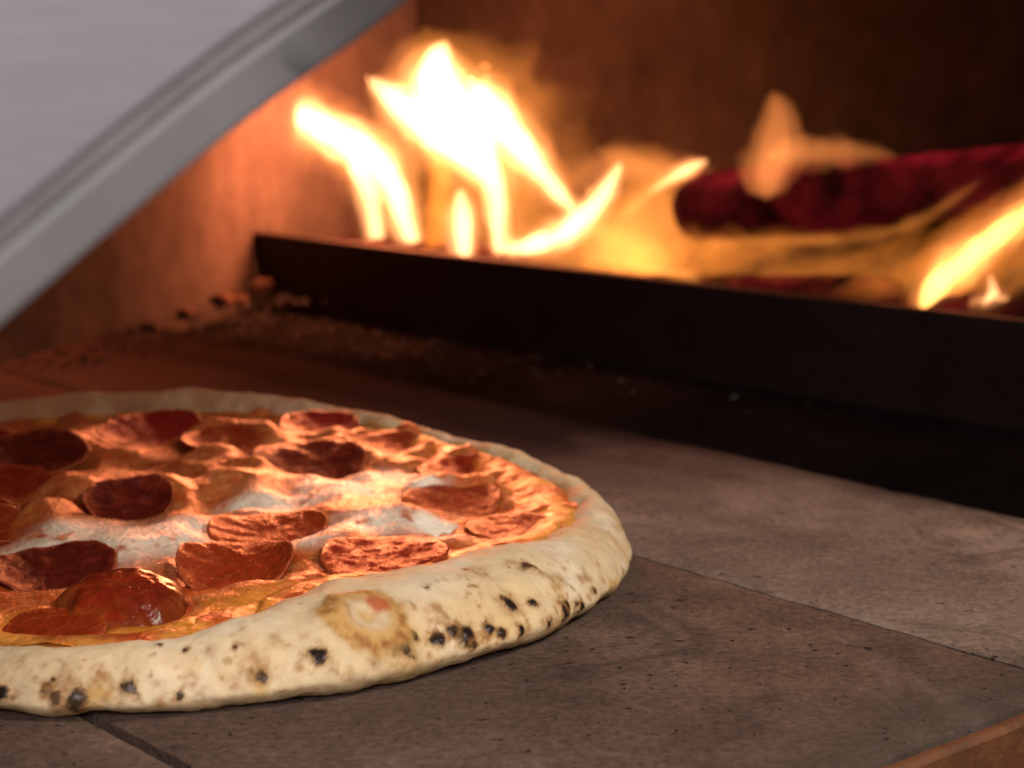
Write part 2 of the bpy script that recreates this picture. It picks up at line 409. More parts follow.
def cheese_fields(q):
    x, y = q[:, 0], q[:, 1]; th = np.arctan2(y, x); r = np.hypot(x, y); rim = RI(th) - r
    base = .0108 + .0012 * fbm(q, .03, 2, 2.0) + .0030 * np.exp(-(rim / .008) ** 2)
    back = sstep(-.03, .05, y - .25 * x)                    # lumpier towards the back
    lump = .0026 * sstep(-.3, .7, fbm(q, .026, 2, 9.0)) * (.25 + .75 * back)
    for lx, ly, lr, lh in LUMPS:
        dl = np.hypot(x - lx, (y - ly)) * (1 + .25 * fbm(q, .012, 2, 3.3))
        lump = lump + lh / 1000 * np.exp(-(dl / (lr / 1100)) ** 2) * .60
    puff = np.abs(perlin(q / .0042 + 45.)) + .5 * np.abs(perlin(q / .0021 + 5.)) - .35
    lump = lump + (.00018 + .00032 * sstep(.0005, .0035, lump)) * puff * (.35 + .65 * sstep(-.2, .3, fbm(q, .02, 2, 66.) + .35 * back))
    pit = 0 * x
    for (ax_, ay_, ar_, *_r) in PEPS:
        dx_, dy_ = x - ax_, y - ay_; dd_ = np.hypot(dx_, dy_); ar_ = ar_ / 1000
        side = .35 + .65 * sstep(-.5, .6, dy_ / (dd_ + 1e-6))
        pit = pit + (.0022 * np.exp(-((dd_ - ar_ - .0035) / .0038) ** 2) * side * (.35 + .65 * back) - .0030 * np.exp(-(dd_ / (ar_ * .9)) ** 4))
    lump = lump + pit
    wr = ridge(q + .003 * np.stack([fbm(q, .01, 2, 1.), fbm(q, .01, 2, 5.), 0 * x], 1), .0085, 3, 4.0)
    wrinkle = .00012 * wr * sstep(-.6, .3, fbm(q, .02, 2, 21.0) + .3 * back)
    T = .0008 + .0024 * (fbm(q, .019, 2, 14.0) + .10)
    for bx, by, br, bh in ((.004, -.034, .024, 3.0), (.020, -.028, .016, 2.0), (.060, .010, .020, 2.5), (.075, -.015, .018, 2.5), (.062, -.034, .014, 2.2), (-.02, .028, .014, 5.5), (.024, .044, .013, 5.0),
                           (.012, .062, .012, 5.5), (.032, .026, .012, 4.0), (-.02, -.012, .014, 4.5), (.02, .098, .016, 5.5), (.072, .085, .014, 2.2), (.095, .036, .013, 2.6), (-.03, .09, .018, 3),
                           (.058, -.078, .013, 1.6), (.108, .000, .010, 2.5), (.012, .025, .010, 5.0), (.086, -.002, .014, 1.8)):
        T = T + bh / 1000 * np.exp(-(((x - bx) ** 2 + (y - by) ** 2) / br ** 2) ** 1.3)
    T = T - .0065 * np.exp(-(rim / .007) ** 2) * sstep(-.3, .2, fbm(q, .015, 2, 31.))
    right = np.exp(-((x - .112) / .022) ** 2 - ((y + .005) / .04) ** 2) + np.exp(-((x - .10) / .02) ** 2 - ((y - .065) / .03) ** 2)
    T = T - .0042 * right * sstep(-.5, .4, fbm(q, .012, 3, 77.))
    return base, lump + wrinkle, T, back, wr

base, rel, T, back, wr = cheese_fields(gp)
def topping(name, z, colr, keep, mat):
    n = len(gx); idx = np.arange(n * n).reshape(n, n)
    f = np.stack([idx[:-1, :-1], idx[1:, :-1], idx[1:, 1:], idx[:-1, 1:]], -1).reshape(-1, 4)
    f = f[keep[f].all(1)]
    used = np.unique(f); remap = -np.ones(n * n, int); remap[used] = np.arange(len(used))
    v = np.stack([PC[0] + gp[used, 0], PC[1] + gp[used, 1], z[used]], 1)
    return mesh_obj(name, v, remap[f], mat, pizza, color=colr[used])

disc = gr < gri + .0065
zs = base + .0004 * fbm(gp, .006, 3, 3.0) + .3 * rel
sc = np.tile(np.array([.42, .055, .014]), (len(gp), 1))
sc = mix(sc, (.62, .17, .025), sstep(-.2, .6, fbm(gp, .012, 3, 41.)))
sc = mix(sc, (.70, .36, .07), .7 * (1 - sstep(.002, .010, gri - gr + .003 * fbm(gp, .01, 3, 3.))) * sstep(-.4, .4, fbm(gp, .02, 2, 6.)))
topping('tomato_sauce', zs, sc, disc, M_SAUCE)

def soften(z, passes):
    g = z.reshape(len(gx), len(gx))
    for _ in range(passes):
        for ax_ in (0, 1):
            p_ = np.pad(g, [(2, 2) if k == ax_ else (0, 0) for k in (0, 1)], mode='edge'); n_ = g.shape[0]
            g = sum((p_[k:k + n_] if ax_ == 0 else p_[:, k:k + n_]) for k in range(5)) / 5
    return g.ravel()
zc = soften(base + rel + np.clip(T, -.003, .005) - .0006, 3)
zc = zc + .00036 * np.abs(perlin(gp / .0036 + 45.)) + .00016 * np.abs(perlin(gp / .0017 + 5.))
ch = np.tile(np.array([.66, .36, .165]), (len(gp), 1))
oil = sstep(-.4, .4, fbm(gp, .020, 4, 51.) + .25 * np.exp(-(gri - gr) / .03) + .25 * sstep(-.03, -.10, gp[:, 1]))
thin = 1 - sstep(.0006, .0036, T)
dp = np.min(np.hypot(gp[:, 0, None] - pp[:, 0], gp[:, 1, None] - pp[:, 1]) - pr, axis=1)
near = np.exp(-np.clip(dp, 0, 1) / .0045)
ch = mix(ch, (.66, .25, .065), np.clip(oil * .85, 0, 1))
ch = mix(ch, (.58, .13, .025), np.clip(near * .75 + thin * .75, 0, .9) * sstep(-.6, .5, fbm(gp, .01, 3, 61.)))
brown = sstep(.15, .9, wr * .6 + .9 * fbm(gp, .013, 3, 71.) + .25 * back - .35)
ch = mix(ch, (.50, .22, .085), brown * .85 * (.3 + .7 * back))
ch = mix(ch, (.62, .25, .10), back * .55)
mo1 = fbm(gp, .0050, 3, 101.); mo2 = fbm(gp, .0019, 2, 111.)
ch = mix(ch, (.56, .12, .028), sstep(.0, .55, mo1) * .62)
ch = mix(ch, (.80, .50, .25), sstep(.1, .6, fbm(gp, .0065, 3, 121.)) * .40)
ch = mix(ch, (.30, .055, .02), sstep(.35, .7, fbm(gp, .011, 3, 131.)) * .5)
ch = ch * np.array([.78, .50, .34]) * (1 + .22 * np.clip(mo2, -1, 1))[:, None]
for bx, by, br in ((.002, -.040, .020), (.024, -.030, .016), (.046, .012, .012), (.058, .032, .013), (.074, .046, .011), (.092, -.018, .011), (-.020, -.046, .010), (.066, .020, .012), (.072, -.020, .011), (.108, .003, .008), (.058, -.034, .008), (.034, .004, .008), (.086, .034, .008), (-.012, -.030, .009)):
    wm = np.exp(-(((gp[:, 0] - bx) ** 2 + (gp[:, 1] - by) ** 2) / br ** 2) ** 1.5) * sstep(-.9, -.1, fbm(gp, .008, 3, 15.))
    ch = mix(ch, (.92, .86, .70), wm * .93)
front = sstep(-.072, -.095, gp[:, 1]) * sstep(.03, .0, gri - gr)
ch = mix(ch, (.66, .25, .03), front * .85)
flk = sstep(.62, .72, fbm(gp, .0055, 2, 91.)); ch = mix(ch, (.40, .05, .02), flk * .7 * sstep(-.2, .5, oil))
topping('cheese', zc, ch, disc & (T > -.0022), M_CHEESE)

TONES = {'dark': ((.115, .010, .0055), (.24, .027, .010), (.40, .09, .03)), 'red': ((.36, .028, .010), (.44, .07, .02), (.55, .16, .05)),
         'glossy': ((.42, .055, .010), (.48, .085, .016), (.60, .24, .05)), 'oily': ((.30, .030, .008), (.42, .075, .012), (.46, .12, .02)),
         'orange': ((.42, .055, .015), (.55, .14, .04), (.66, .28, .09)), 'bright': ((.42, .022, .018), (.46, .05, .03), (.55, .14, .06))}
def zat(x, y):
    b, r_, t_, _, _ = cheese_fields(np.array([[x, y, 0.0]])); return float(b[0] + .7 * r_[0] + max(0, min(.004, t_[0])))
NR, NA = 26, 120
for i, (x, y, rad, cup, fold, fang, tilt, taz, lift, tone, dome) in enumerate(PEPS):
    R_ = rad / 1000 * 1.08; c_ = cup / 1000; ang = np.linspace(0, 2 * math.pi, NA, endpoint=False)
    rr = np.concatenate([np.linspace(0.0, 1, NR), np.linspace(1.0, 0.02, NR)])
    top = np.concatenate([np.ones(NR), np.zeros(NR)])
    A, Rr = np.meshgrid(ang, rr, indexing='ij'); _, Tp = np.meshgrid(ang, top, indexing='ij')
    p2 = np.stack([np.cos(A) * Rr * R_, np.sin(A) * Rr * R_, 0 * A], -1).reshape(-1, 3); Af, Rf, Tf = A.ravel(), Rr.ravel(), Tp.ravel()
    out_ = 1 + .085 * fbm(np.stack([np.cos(Af), np.sin(Af), 0 * Af + i * 3.7], 1), .8, 4)
    shape = Rf ** 3.0 if not dome else np.sqrt(np.clip(1 - .97 * Rf ** 2.4, 0, 1)) * .75
    zz = abs(c_) * shape * (1 + (0 if dome else fold) * np.cos(2 * (Af - math.radians(fang))) + .35 * (0 if dome else 1) * fbm(np.stack([np.cos(Af), np.sin(Af), 0 * Af + i * 5.1], 1), .8, 2))
    squeeze = 1 - .35 * np.abs(zz) / max(R_, 1e-4) * Rf
    wrk = (.0004 * fbm(p2 + i * .5, .009, 2, 2.) + .00016 * fbm(p2 + i * .5, .0030, 3, 4.)) * (1.8 if dome else 1)
    th_ = .0015 * np.sqrt(np.clip(1 - Rf ** 10, 0, 1))
    q = np.stack([p2[:, 0] * out_ * squeeze, p2[:, 1] * out_ * squeeze, zz + wrk + np.where(Tf > .5, th_, -th_)], 1)
    az = math.radians(taz); ax = np.array([-math.sin(az), math.cos(az), 0]); ta = math.radians(tilt)
    # tilt so that the disc's face leans towards azimuth az
    cr_ = np.cross(ax, q); q = q * math.cos(ta) + cr_ * math.sin(ta) + ax * (q @ ax)[:, None] * (1 - math.cos(ta))
    z0 = zat(x, y) + lift / 1000 - .0008
    cI, cM, cE = (np.array(k) for k in TONES[tone])
    pc_ = np.tile(cI, (len(q), 1))
    n_ = fbm(p2 + i, .006, 3, 7.)
    pc_ = mix(pc_, cM, sstep(-.1, .7, n_) * .7)
    pc_ = mix(pc_, cM, sstep(.70, .95, Rf + .1 * n_) * .8)
    if not dome: pc_ = mix(pc_, (.50, .13, .035), sstep(.90, .97, Rf + .04 * n_) * .6)
    pc_ = mix(pc_, cE, sstep(.45, .7, fbm(p2 + i * 2., .0026, 2, 3.)) * .45)
    pc_ = mix(pc_, cM * .9 + cE * .2, 1 - Tf)
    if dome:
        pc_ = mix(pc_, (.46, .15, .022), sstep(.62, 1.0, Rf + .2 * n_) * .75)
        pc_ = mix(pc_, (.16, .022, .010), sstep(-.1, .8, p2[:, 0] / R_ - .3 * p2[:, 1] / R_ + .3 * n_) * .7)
    pc_ = pc_ * np.array([.66, .52, .5]) if tone != 'dark' else pc_ * .85
    faces = grid_faces(NA, 2 * NR, True)
    mesh_obj('pepperoni', np.array([PC[0] + x, PC[1] + y, z0]) + q, faces, M_OILY if dome else M_PEP, pizza, color=pc_)

# ================================================================== OVEN FLOOR
def dn(d_, n_, z=0.0):        # point from oven coordinates: along the mouth direction D and across N
    p = D * d_ + N * n_; return np.array([p[0], p[1], z])

def stain_shade_slab(nt, c):
    co = objcoord(nt)
    k = ramp(nt, noise(nt, co, 6.5, 4, 0.55, 0.6), [(0.35, (1, 1, 1)), (0.62, (0, 0, 0))])
    c = mixc(nt, math_node(nt, 'MULTIPLY', k, 0.5), c, (0.05, 0.034, 0.028))
    k2 = ramp(nt, noise(nt, co, 19, 6, 0.65, 1.2), [(0.56, (0, 0, 0)), (0.68, (1, 1, 1))])
    c = mixc(nt, math_node(nt, 'MULTIPLY', k2, 0.45), c, (0.045, 0.036, 0.033))
    k3 = ramp(nt, noise(nt, co, 14, 5, 0.7, .8), [(0.58, (0, 0, 0)), (0.72, (1, 1, 1))])
    c = mixc(nt, math_node(nt, 'MULTIPLY', k3, 0.3), c, (0.34, 0.27, 0.23))
    g = nt.nodes.new('ShaderNodeNewGeometry'); d = nt.nodes.new('ShaderNodeVectorMath'); d.operation = 'DOT_PRODUCT'
    nt.links.new(g.outputs['Position'], d.inputs[0]); d.inputs[1].default_value = (D[0], D[1], 0)
    e = nt.nodes.new('ShaderNodeVectorMath'); e.operation = 'DOT_PRODUCT'
    nt.links.new(g.outputs['Position'], e.inputs[0]); e.inputs[1].default_value = (N[0], N[1], 0)
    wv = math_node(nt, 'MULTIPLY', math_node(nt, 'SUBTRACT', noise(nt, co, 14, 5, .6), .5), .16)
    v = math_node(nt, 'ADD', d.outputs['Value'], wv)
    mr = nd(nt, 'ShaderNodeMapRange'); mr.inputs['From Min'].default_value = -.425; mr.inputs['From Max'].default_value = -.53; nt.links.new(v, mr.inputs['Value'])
    c = mixc(nt, math_node(nt, 'MULTIPLY', mr.outputs['Result'], .92), c, (.150, .092, .076))  # soot, and the shade past the daylight edge painted into the stone
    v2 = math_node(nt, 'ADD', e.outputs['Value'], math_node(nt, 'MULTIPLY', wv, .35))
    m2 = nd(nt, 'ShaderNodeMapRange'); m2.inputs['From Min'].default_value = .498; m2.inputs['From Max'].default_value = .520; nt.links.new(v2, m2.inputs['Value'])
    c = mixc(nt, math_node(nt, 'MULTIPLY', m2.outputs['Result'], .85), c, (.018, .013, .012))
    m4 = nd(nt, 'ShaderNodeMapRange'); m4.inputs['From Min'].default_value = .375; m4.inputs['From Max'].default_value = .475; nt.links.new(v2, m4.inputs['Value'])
    c = mixc(nt, math_node(nt, 'MULTIPLY', math_node(nt, 'MULTIPLY', m4.outputs['Result'], mr.outputs['Result']), .85), c, (.006, .004, .004))  # that painted shade made deeper towards the fire guard
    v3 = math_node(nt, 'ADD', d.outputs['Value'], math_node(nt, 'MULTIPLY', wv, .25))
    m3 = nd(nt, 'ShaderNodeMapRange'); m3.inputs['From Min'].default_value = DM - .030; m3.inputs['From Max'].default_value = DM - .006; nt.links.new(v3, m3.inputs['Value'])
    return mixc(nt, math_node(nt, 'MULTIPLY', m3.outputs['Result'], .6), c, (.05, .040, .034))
DM = float(on_level(990, 717)[:2] @ D)        # where the stones end at the mouth (along D)
M_STONE = stone_material('fired stone', (.136, .088, .066), (.080, .052, .039), (.190, .129, .098), stain=stain_shade_slab)
M_STONE_DAYLIT = stone_material('daylit stone', (.265, .195, .155), (.172, .122, .097), (.335, .255, .205), stain=stain_shade_slab)  # pale copy of the stone, daylight on this slab put into its colour
M_ASHFLOOR = stone_material('sooty brick floor', (.006, .005, .005), (.004, .0035, .0035), (.012, .010, .0095), rough=1.0, spec=0.0)

def slab(d0, d1, n0, n1, name, label, zt=0.0, th=.022, mat=None, bev=.0008):
    # box with rounded upper edges and slightly chipped rims
    cs = [(d0, n0), (d1, n0), (d1, n1), (d0, n1)]
    sgn = [(1, 1), (-1, 1), (-1, -1), (1, -1)]
    o = empty_loc = dn((d0 + d1) / 2, (n0 + n1) / 2, zt)
    V = []
    rows = []
    nd_, nn_ = max(2, int((d1 - d0) / .006)), max(2, int((n1 - n0) / .006))
    dd = np.linspace(d0, d1, nd_ + 1); nn = np.linspace(n0, n1, nn_ + 1)
    A, B = np.meshgrid(dd, nn, indexing='ij')
    e = np.minimum(np.minimum(A - d0, d1 - A), np.minimum(B - n0, n1 - B))
    pts = (A.ravel()[:, None] * D + B.ravel()[:, None] * N)
    q = np.concatenate([pts, np.zeros((len(pts), 1))], 1)
    z = zt + .0002 * fbm(q, .05, 2, 5.) - np.where(e.ravel() < 1e-6, bev * (.7 + .9 * np.abs(fbm(q, .012, 3, 8.))), 0)
    top = np.concatenate([pts, z[:, None]], 1)
    idx = np.arange(len(top)).reshape(nd_ + 1, nn_ + 1)
    f = [tuple(x) for x in np.stack([idx[:-1, :-1], idx[1:, :-1], idx[1:, 1:], idx[:-1, 1:]], -1).reshape(-1, 4)]
    loop = list(idx[:, 0]) + list(idx[-1, 1:]) + list(idx[-2::-1, -1]) + list(idx[0, -2:0:-1])
    bot = top[loop].copy(); bot[:, 2] = zt - th
    k = len(top); allv = np.concatenate([top, bot])
    for i in range(len(loop)):
        j = (i + 1) % len(loop); f.append((loop[j], loop[i], k + i, k + j))
    f.append(tuple(range(k, k + len(loop))))
    ob = mesh_obj(name, allv - o, [tuple(int(a) for a in x) for x in f], mat or M_STONE, None, smooth=False)
    ob.location = o
    return tag(ob, label, 'baking stone', 'square stones paving the oven floor')

G = .0006
n1_, n2_, n3_ = .198, .389, .516
slab(DM - .76, DM, n1_ + G, n2_ - G, 'baking_stone', 'wide brown stone slab under the pizza between the two long joints')
slab(DM - .76, DM, n2_ + G, n3_, 'baking_stone', 'stone slab toned pale with daylight right of the pizza with soot black gap along its far edge', mat=M_STONE_DAYLIT)
slab(DM - .76, DM, n1_ - .19, n1_ - .0030, 'baking_stone', 'stone slab in the bottom left corner beyond the black joint')

def sheet(name, cs, z, mat, kind='structure'):
    ob = mesh_obj(name, [(*c, z) for c in cs], [tuple(range(len(cs)))], mat, None, smooth=False)
    ob['kind'] = kind; return ob
c4 = [dn(-1.5, -.25)[:2], dn(DM + .004, -.25)[:2], dn(DM + .004, 1.15)[:2], dn(-1.5, 1.15)[:2]]
sheet('oven_floor', c4, -.012, M_ASHFLOOR)

# trim along the mouth and the ledge outside it
M_RUST = plain('heat rusted steel', (.115, .042, .014), .7, .1, 90, .5, 400, .0008)
def bar(name, d0, d1, n0, n1, z0, z1, mat, bev):
    prof_ = [(d0, z0), (d0, z1 - bev), (d0 + bev, z1), (d1 - bev, z1), (d1, z1 - bev), (d1, z0)]
    ns = np.linspace(n0, n1, 90); V = []
    for n_ in ns:
        for d_, z_ in prof_: V.append(dn(d_, n_, z_))
    V = np.array(V); V[:, 2] += .0006 * fbm(V, .02, 3, 3.)
    f = [tuple(int(a) for a in x) for x in grid_faces(len(ns), 6)] + [tuple(range(6)), tuple(range(len(V) - 1, len(V) - 7, -1))]
    return mesh_obj(name, V, f, mat, None, smooth=False)
tag(bar('hearth_trim', DM + .0012, DM + .0054, -.2, .8, -.03, -.0006, M_RUST, .0012), 'rusty orange steel edging along the front of the stone floor', 'trim')
M_LEDGE = stone_material('dark gritty ledge', (.09, .06, .05), (.03, .022, .02), (.17, .12, .10), 1.3)
sheet('mouth_ledge', [dn(DM + .0105, -.3)[:2], dn(DM + .25, -.3)[:2], dn(DM + .25, .9)[:2], dn(DM + .0105, .9)[:2]], -.012, M_LEDGE)

# ================================================================== OVEN WALLS
def wall_strip(name, ground_pts, hgt, mat, zb=-.012, lean=0.0, nz=60, nu=140, amp=.0005):
    g = np.array(ground_pts, float)
    L = np.concatenate([[0], np.cumsum(np.linalg.norm(np.diff(g, axis=0), axis=1))])
    s = np.linspace(0, L[-1], nu); gxx = np.interp(s, L, g[:, 0]); gyy = np.interp(s, L, g[:, 1])
    for _ in range(6):
        gxx[1:-1] = (gxx[:-2] + 2 * gxx[1:-1] + gxx[2:]) / 4; gyy[1:-1] = (gyy[:-2] + 2 * gyy[1:-1] + gyy[2:]) / 4
    tx, ty = np.gradient(gxx), np.gradient(gyy); l = np.hypot(tx, ty); nx, ny = ty / l, -tx / l
    zz = np.linspace(zb, hgt, nz); U, Z = np.meshgrid(np.arange(nu), zz, indexing='ij')
    lean_ = lean * ((Z - zb) / hgt) ** 2
    V = np.stack([gxx[U] + nx[U] * lean_, gyy[U] + ny[U] * lean_, Z], -1).reshape(-1, 3)
    NN = np.stack([nx[U], ny[U], 0 * Z], -1).reshape(-1, 3)
    V = V + NN * (amp * fbm(V, .06, 4, 2.))[:, None]
    o = mesh_obj(name, V, grid_faces(nu, nz), mat, None); o['kind'] = 'structure'; return o

def brick_wall_mat(name, base, dark, pale):
    m, nt, out = newmat(name)
    p = nd(nt, 'ShaderNodeBsdfPrincipled', Roughness=.9); p.inputs['Specular IOR Level'].default_value = .0
    co = objcoord(nt)
    c = ramp(nt, noise(nt, co, 9, 6, .6, .5), [(.3, dark), (.5, base), (.7, pale)])
    c = mixc(nt, 1.0, c, ramp(nt, noise(nt, co, 55, 5, .6), [(.3, (.8,) * 3), (.7, (1.2,) * 3)]), 'MULTIPLY')
    nt.links.new(c, p.inputs['Base Color'])
    nt.links.new(bump(nt, noise(nt, co, 40, 6, .6), .4, .004), p.inputs['Normal'])
    nt.links.new(p.outputs[0], out.inputs['Surface']); return m
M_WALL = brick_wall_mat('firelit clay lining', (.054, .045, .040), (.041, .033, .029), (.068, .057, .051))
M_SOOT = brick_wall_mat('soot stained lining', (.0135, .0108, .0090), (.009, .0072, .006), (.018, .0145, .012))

w0 = on_level(-420, 520)[:2]; w1 = on_level(0, 364)[:2]; w2 = on_level(130, 327)[:2]; w3 = on_level(250, 290)[:2]
w4 = np.array([-.128, 1.27]); w5 = np.array([-.066, 1.37])
wall_strip('oven_wall', [w0, w1, w2, w3, w4, w5], .62, M_WALL, lean=.05)
b0 = w5 + np.array([-.008, .006]); b1 = b0 + D * 1.35
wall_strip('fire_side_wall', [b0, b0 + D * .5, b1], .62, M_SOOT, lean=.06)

# ================================================================== FIRE GUARD
M_GUARD = plain('blackened steel', (.017, .0085, .008), .62, .4, 30, .4, 150, .0006, .3)
pa = on_level(262, 290); pb = on_level(1024, 403)
gd = (pb - pa)[:2]; glen = np.linalg.norm(gd); gd = gd / glen; gn = np.array([-gd[1], gd[0]])
if gn[1] < 0: gn = -gn
guard = tag(empty('fire_guard', (pa[0], pa[1], -.012)), 'long black steel guard plate standing in front of the burning logs', 'fire guard')
def plate(name, a, b, z0, z1, t, mat, parent, taper=0.0, nseg=40):
    a = np.array(a[:2]); b = np.array(b[:2]); d_ = (b - a) / np.linalg.norm(b - a); n_ = np.array([-d_[1], d_[0]])
    V = []; s = np.linspace(0, 1, nseg)
    for k in s:
        wv = .0012 * math.sin(k * 9.0) + .0006 * math.sin(k * 23)
        for off, z_, ex in ((0, z0, 0), (0, z1 - .001, 1), (.001, z1, 1), (t - .001, z1, 1), (t, z1 - .001, 1), (t, z0, 0)):
            p_ = a + (b - a) * k - d_ * (taper * ex * (1 - k)) + n_ * (off + wv); V.append((p_[0], p_[1], z_))
    f = [tuple(int(q) for q in x) for x in grid_faces(nseg, 6)] + [tuple(range(6)), tuple(range(len(V) - 1, len(V) - 7, -1))]
    return mesh_obj(name, V, f, mat, parent, smooth=False)
ga = pa[:2]; gb = pa[:2] + gd * (glen + .30)
plate('front_plate', ga, gb, -.012, .0355, .004, M_GUARD, guard, taper=.009)
plate('side_plate', ga + gn * .006 + gd * .001, ga + gn * .21 + gd * .001, -.012, .024, .004, M_GUARD, guard)
gfl = [(*(ga + gn * .008 + gd * .006), -.007), (*(gb + gn * .008), -.007), (*(gb + gn * .21), -.007), (*(ga + gn * .21 + gd * .006), -.007)]
mesh_obj('base_plate', gfl, [(0, 1, 2, 3)], M_GUARD, guard, smooth=False)

# ================================================================== LOGS
def ember(power, thr):
    def fn(nt, co, p):
        g = nt.nodes.new('ShaderNodeNewGeometry'); s = nt.nodes.new('ShaderNodeSeparateXYZ'); nt.links.new(g.outputs['Normal'], s.inputs[0])
        up = ramp(nt, s.outputs['Z'], [(0.0, (.28,) * 3), (.55, (.35,) * 3), (.95, (1.0,) * 3)])
        n = ramp(nt, noise(nt, co, 36, 5, .55), [(thr, (0, 0, 0)), (thr + .36, (1, 1, 1))])
        e = mixc(nt, 1.0, n, up, 'MULTIPLY')
        e = mixc(nt, 1.0, e, (.95, .030, .050), 'MULTIPLY')
        nt.links.new(e, p.inputs['Emission Color']); p.inputs['Emission Strength'].default_value = power
    return fn
M_LOG = plain('charred glowing wood', (.008, .004, .004), .95, 0, 40, .5, 120, .003, spec=0.0, emit=ember(.30, .36))
M_LOG2 = plain('burning wood', (.012, .006, .005), .95, 0, 40, .5, 120, .003, spec=0.0, emit=ember(.25, .45))
def log(a, b, r, mat, label, seed):
    a = np.array(a); b = np.array(b); ax = b - a; L = np.linalg.norm(ax); ax /= L
    s1 = np.cross(ax, (0, 0, 1)); s1 /= np.linalg.norm(s1); s2 = np.cross(s1, ax)
    nu, na = 90, 64; V = []
    for i in range(nu):
        k = i / (nu - 1); e = min(k, 1 - k) * L; rr = r * min(1, .55 + math.sqrt(max(0, e / .012)) * .45)
        if i in (0, nu - 1): rr = 0.0001
        for j in range(na):
            t = 2 * math.pi * j / na; V.append(a + ax * L * k + rr * (s1 * math.cos(t) + s2 * math.sin(t)))
    V = np.array(V); cen = a + ((V - a) @ ax)[:, None] * ax; o = V - cen
    # long grain and cracked char blocks
    loc = np.stack([(V - a) @ ax * .35, o @ s1, o @ s2], 1)
    k = 1 + .10 * fbm(loc, .020, 3, seed) + .05 * ridge(np.stack([(V - a) @ ax, o @ s1, o @ s2], 1), .013, 2, seed + 3)
    V = cen + o * k[:, None]; mid = (a + b) / 2
    ob = mesh_obj('burning_log', V - mid, grid_faces(nu, na)[:, ::-1] if False else np.concatenate([grid_faces(nu, na), np.stack([np.arange(nu - 1) * na + na - 1, (np.arange(nu - 1) + 1) * na + na - 1, (np.arange(nu - 1) + 1) * na, np.arange(nu - 1) * na], 1)]), mat, None)
    ob.location = mid
    return tag(ob, label, 'log', 'logs burning behind the guard plate')
def fy(px, off=.07): return 1.185 - .00049 * (px - 262) + off       # depth of the fire bed behind the plate
log(at(686, 208, fy(690, .10)), at(1085, 180, fy(1080, .12)), .0185, M_LOG, 'thick charred log glowing dark red on its upper edge', 1.0)
log(at(560, 303, fy(560, .06)), at(905, 309, fy(905, .07)), .016, M_LOG2, 'half hidden log glowing under the charred one behind the yellow flames', 2.0)
log(at(930, 332, fy(930, .05)), at(1120, 312, fy(1120, .05)), .016, M_LOG2, 'glowing log end at the right edge beside the white flame', 3.0)
log(at(330, 262, fy(330, .07)), at(560, 275, fy(560, .09)), .016, M_LOG2, 'log hidden behind the guard plate under the tall white flames', 4.0)

# ================================================================== FLAMES
W_ = (1.0, .42, .16); O_ = (1.0, .30, .05); Y_ = (1.0, .25, .03); P_ = (1.0, .29, .07)
def catmull(pts, n):
    p = np.array(pts, float); p = np.vstack([2 * p[0] - p[1], p, 2 * p[-1] - p[-2]]); out = []
    for t in np.linspace(0, len(p) - 3, n):
        k = min(int(t), len(p) - 4); u = t - k; a, b, c, d = p[k:k + 4]
        out.append(.5 * (2 * b + (c - a) * u + (2 * a - 5 * b + 4 * c - d) * u * u + (3 * b - a - 3 * c + d) * u ** 3))
    return np.array(out)
def tongue(parent, name, path, color, strength, off=.07, flat=.8, seed=0.0, rough=.42):
    """path: (px, py, radius px); a closed tapering tongue of burning gas"""
    n, na = 46, 28
    pts = []
    for px, py, r in path:
        Y = fy(px, off); pts.append((*at(px, py, Y), r * Y / F))
    c = catmull(pts, n); ctr, rad = c[:, :3], np.maximum(c[:, 3], .0002)
    ends = np.linspace(0, 1, n); rad = rad * np.clip(np.minimum(ends, 1 - ends) * 14, .02, 1) ** .6
    tg = np.gradient(ctr, axis=0); tg /= np.linalg.norm(tg, axis=1)[:, None]
    s1 = np.cross(tg, np.array([0, 1.0, 0])); s1 /= np.linalg.norm(s1, axis=1)[:, None] + 1e-9; s2 = np.cross(s1, tg)
    V = []
    for j in range(na):
        t = 2 * math.pi * j / na
        V.append(ctr + rad[:, None] * (s1 * math.cos(t) + s2 * math.sin(t) * flat))
    V = np.stack(V, 1).reshape(-1, 3); cen = np.repeat(ctr, na, 0); o = V - cen
    V = cen + o * (1 + rough * fbm(V * np.array([1.3, 1.3, .7]), .020, 3, seed))[:, None]
    fc = grid_faces(n, na); k = np.arange(n - 1)
    fc = np.concatenate([fc, np.stack([k * na + na - 1, (k + 1) * na + na - 1, (k + 1) * na, k * na], 1)])
    fl = [tuple(int(x) for x in f) for f in fc] + [tuple(range(na - 1, -1, -1)), tuple((n - 1) * na + x for x in range(na))]
    return mesh_obj(name, V, fl, flame_material(name, color, strength), parent)

def flame(label, tongues, base):
    root = tag(empty('flame', tuple(base)), label, 'flame', 'flames rising from the burning logs')
    for t in tongues:
        path, c_, e_ = t[:3]; kw = t[3] if len(t) > 3 else {}
        if e_ > 150:          # burning white: a hot core inside cooler, wider and thinner gas
            for nm, kr, ke, cc_, ds in (('flame_core', .52, 1.3, c_, 0), ('flame_sheath', .82, .30, c_, .7), ('flame_sheath', 1.12, .085, (1, .36, .11), 1.9), ('flame_veil', 1.55, .032, (1, .30, .08), 3.1)):
                kk = dict(kw); kk['seed'] = kk.get('seed', 0) + ds
                tongue(root, nm, [(a, b, r * kr) for a, b, r in path], cc_, e_ * ke, **kk)
        else:
            for kr, ke, ds in ((1.2, .28, 0), (.88, .40, 1.3), (.56, .60, 2.9)):
                kk = dict(kw); kk['seed'] = kk.get('seed', 0) + ds
                tongue(root, 'flame_veil', [(a, b, r * kr) for a, b, r in path], c_, e_ * ke, **kk)
    return root

